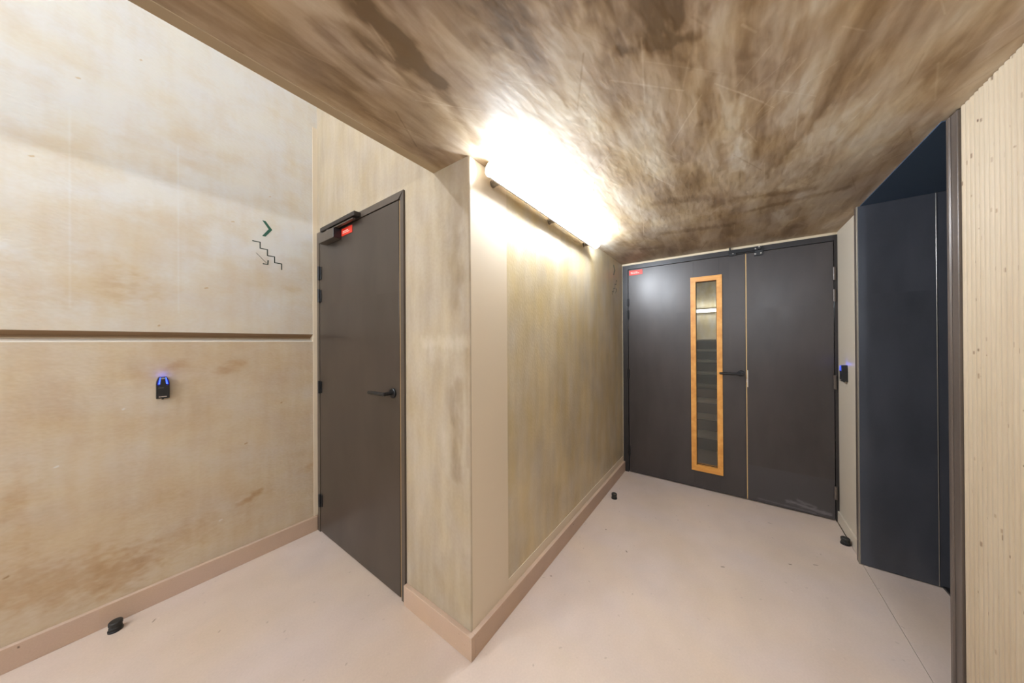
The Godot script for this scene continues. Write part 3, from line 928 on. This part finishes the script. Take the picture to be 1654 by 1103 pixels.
func door_stop(at: Vector3, label: String) -> void:
	var t := thing("door_stop", at, label, "door stop", "", "black floor door stops")
	var st := start()
	lathe(st, at, at + Vector3(0, 0.008, 0), [[0, 0], [0, 0.024], [0.8, 0.024], [1, 0.021], [1, 0]], 24)
	obj("base", st, mats.black_metal, t)
	st = start()
	lathe(st, at + Vector3(0, 0.007, 0), at + Vector3(0, 0.043, 0), [[0, 0.019], [0.1, 0.021], [0.3, 0.021], [0.36, 0.0185], [0.52, 0.0185], [0.58, 0.022], [0.9, 0.022], [1.0, 0.019], [1, 0]], 24)
	obj("rubber", st, mats.black_rubber, t)
	done()


# card reader: origin on the wall, out along n; e is the sideways axis
func reader(at: Vector3, n: Vector3, e: Vector3, label: String) -> void:
	var t := thing("card_reader", at, label, "card reader", "", "black card readers beside the doors")
	var up := Vector3.UP
	# body outline: straight sides, tapering rounded head
	var out := PackedVector2Array([Vector2(-0.0225, -0.056), Vector2(0.0225, -0.056), Vector2(0.0225, 0.018), Vector2(0.021, 0.032), Vector2(0.017, 0.045), Vector2(0.0125, 0.055), Vector2(-0.0125, 0.055), Vector2(-0.017, 0.045), Vector2(-0.021, 0.032), Vector2(-0.0225, 0.018)])
	var st := start()
	plate(st, out, at, e, up, n, 0.027)
	obj("body", st, mats.black_plastic, t)
	st = start()
	var face := PackedVector2Array()
	for v in out:
		face.append(Vector2(v.x * 0.93, v.y * 0.96))
	plate(st, face, at + n * 0.0268, e, up, n, 0.004)
	obj("faceplate", st, mats.black_plastic, t)
	for s in [-1.0, 1.0]:
		st = start()
		plate(st, PackedVector2Array([Vector2(s * 0.0075, 0.052), Vector2(s * 0.0115, 0.052), Vector2(s * 0.0165, 0.018), Vector2(s * 0.0105, 0.018)]), at + n * 0.0307, e, up, n, 0.0008)
		obj("light_strip", st, mats.blue_light, t)
		st = start()
		plate(st, PackedVector2Array([Vector2(s * 0.0119, 0.05), Vector2(s * 0.0155, 0.042), Vector2(s * 0.0192, 0.03), Vector2(s * 0.0205, 0.016), Vector2(s * 0.0105, 0.008), Vector2(s * 0.0168, 0.018)]), at + n * 0.0306, e, up, n, 0.0006)
		obj("lens", st, mats.blue_lens, t)
	st = start()
	bx(st, at + up * 0.044 + n * 0.0306 - e * 0.0065, at + up * 0.051 + n * 0.0316 + e * 0.0065)
	obj("top_window", st, mats.grey_print, t)
	st = start()
	bx(st, at + up * -0.001 + n * 0.0306 - e * 0.016, at + up * 0.0 + n * 0.031 + e * 0.002)
	obj("divider_line", st, mats.grey_print, t)
	st = start()
	# the maker's mark: a small ring and a run of tiny letters
	var ring := PackedVector2Array()
	for k in 13:
		ring.append(Vector2(-0.0115 + 0.003 * cos(TAU * k / 12.0), -0.0465 + 0.0025 * sin(TAU * k / 12.0)))
	stripe(st, ring, 0.0009, at + n * 0.0307, e, up, n, 0.0004)
	for k in 6:
		bx(st, at + e * (-0.0065 + 0.0033 * k) + up * -0.0482 + n * 0.0307, at + e * (-0.0042 + 0.0033 * k) + up * -0.0448 + n * 0.0311)
	obj("print", st, mats.white_print, t)
	st = start()
	rod(st, at + up * -0.056 + n * 0.014, at + up * -0.062 + n * 0.014, 0.004)
	obj("cable_gland", st, mats.black_plastic, t)
	var l := OmniLight3D.new()
	l.name = "reader_light"
	t.add_child(l)
	l.position = up * 0.06 + n * 0.02
	l.light_color = Color(0.25, 0.35, 1.0)
	l.light_energy = 0.0009
	l.light_size = 0.012
	l.omni_range = 2.0
	l.omni_attenuation = 2.0
	l.shadow_enabled = true
	done()


# wall pictogram: chevron, stepped line, arrow; points are (along the wall, up) in metres from the chevron's tip
func stair_sign(at: Vector3, n: Vector3, e: Vector3, steps: PackedVector2Array, shaft: PackedVector2Array, head: PackedVector2Array, label: String) -> void:
	var t := thing("stair_sign", at, label, "sign")
	var st := start()
	plate(st, PackedVector2Array([Vector2(0, 0), Vector2(-0.035, 0.047), Vector2(-0.052, 0.047), Vector2(-0.0195, 0.0), Vector2(-0.053, -0.053), Vector2(-0.036, -0.053)]), at, e, Vector3.UP, n, 0.0008)
	obj("chevron", st, mats.green_film, t).set_meta("label", "solid green chevron")
	st = start()
	stripe(st, steps, 0.0055, at, e, Vector3.UP, n, 0.0008)
	obj("stair_line", st, mats.dark_green_film, t)
	st = start()
	stripe(st, shaft, 0.0022, at, e, Vector3.UP, n, 0.0008)
	stripe(st, head, 0.006, at, e, Vector3.UP, n, 0.0008)
	obj("arrow", st, mats.dark_green_film, t)
	done()


func small_things() -> void:
	# left wall: along -z is to the right in the picture
	stair_sign(Vector3(LEFT_X, 2.069, -0.665), Vector3.RIGHT, Vector3(0, 0, -1),
		PackedVector2Array([Vector2(-0.102, -0.096), Vector2(-0.063, -0.096), Vector2(-0.063, -0.134), Vector2(-0.026, -0.134), Vector2(-0.026, -0.172), Vector2(0.0115, -0.172), Vector2(0.0115, -0.21), Vector2(0.049, -0.21), Vector2(0.049, -0.25)]),
		PackedVector2Array([Vector2(-0.083, -0.167), Vector2(-0.031, -0.222)]), PackedVector2Array([Vector2(-0.05, -0.229), Vector2(-0.0245, -0.229), Vector2(-0.0225, -0.201)]),
		"green chevron and stairs-down pictogram on the left wall beside the single door")
	stair_sign(Vector3(PIER_X - 0.002, 2.023, -2.952), Vector3.RIGHT, Vector3(0, 0, -1),
		PackedVector2Array([Vector2(0.063, -0.093), Vector2(0.033, -0.093), Vector2(0.033, -0.133), Vector2(-0.01, -0.133), Vector2(-0.01, -0.178), Vector2(-0.046, -0.178), Vector2(-0.046, -0.215), Vector2(-0.088, -0.215), Vector2(-0.088, -0.25)]),
		PackedVector2Array([Vector2(0.0, -0.226), Vector2(0.04, -0.185)]), PackedVector2Array([Vector2(0.02, -0.176), Vector2(0.046, -0.176), Vector2(0.046, -0.205)]),
		"small dark chevron and stairs-up pictogram on the corridor wall near the double door")
	reader(Vector3(LEFT_X, 1.106, -0.196), Vector3.RIGHT, Vector3(0, 0, -1), "black card reader with blue light strips on the left wall")
	reader(Vector3(RIGHT_X, 1.106, -2.985), Vector3.LEFT, Vector3(0, 0, 1), "black card reader with blue light on the narrow white wall right of the double door")
	door_stop(Vector3(-2.325, 0, -0.045), "black rubber door stop on the floor by the left wall skirting")
	door_stop(Vector3(-0.80, 0, -2.57), "black rubber door stop on the floor near the corridor skirting")
	door_stop(Vector3(0.605, 0, -2.86), "black rubber door stop on the floor below the narrow white wall")
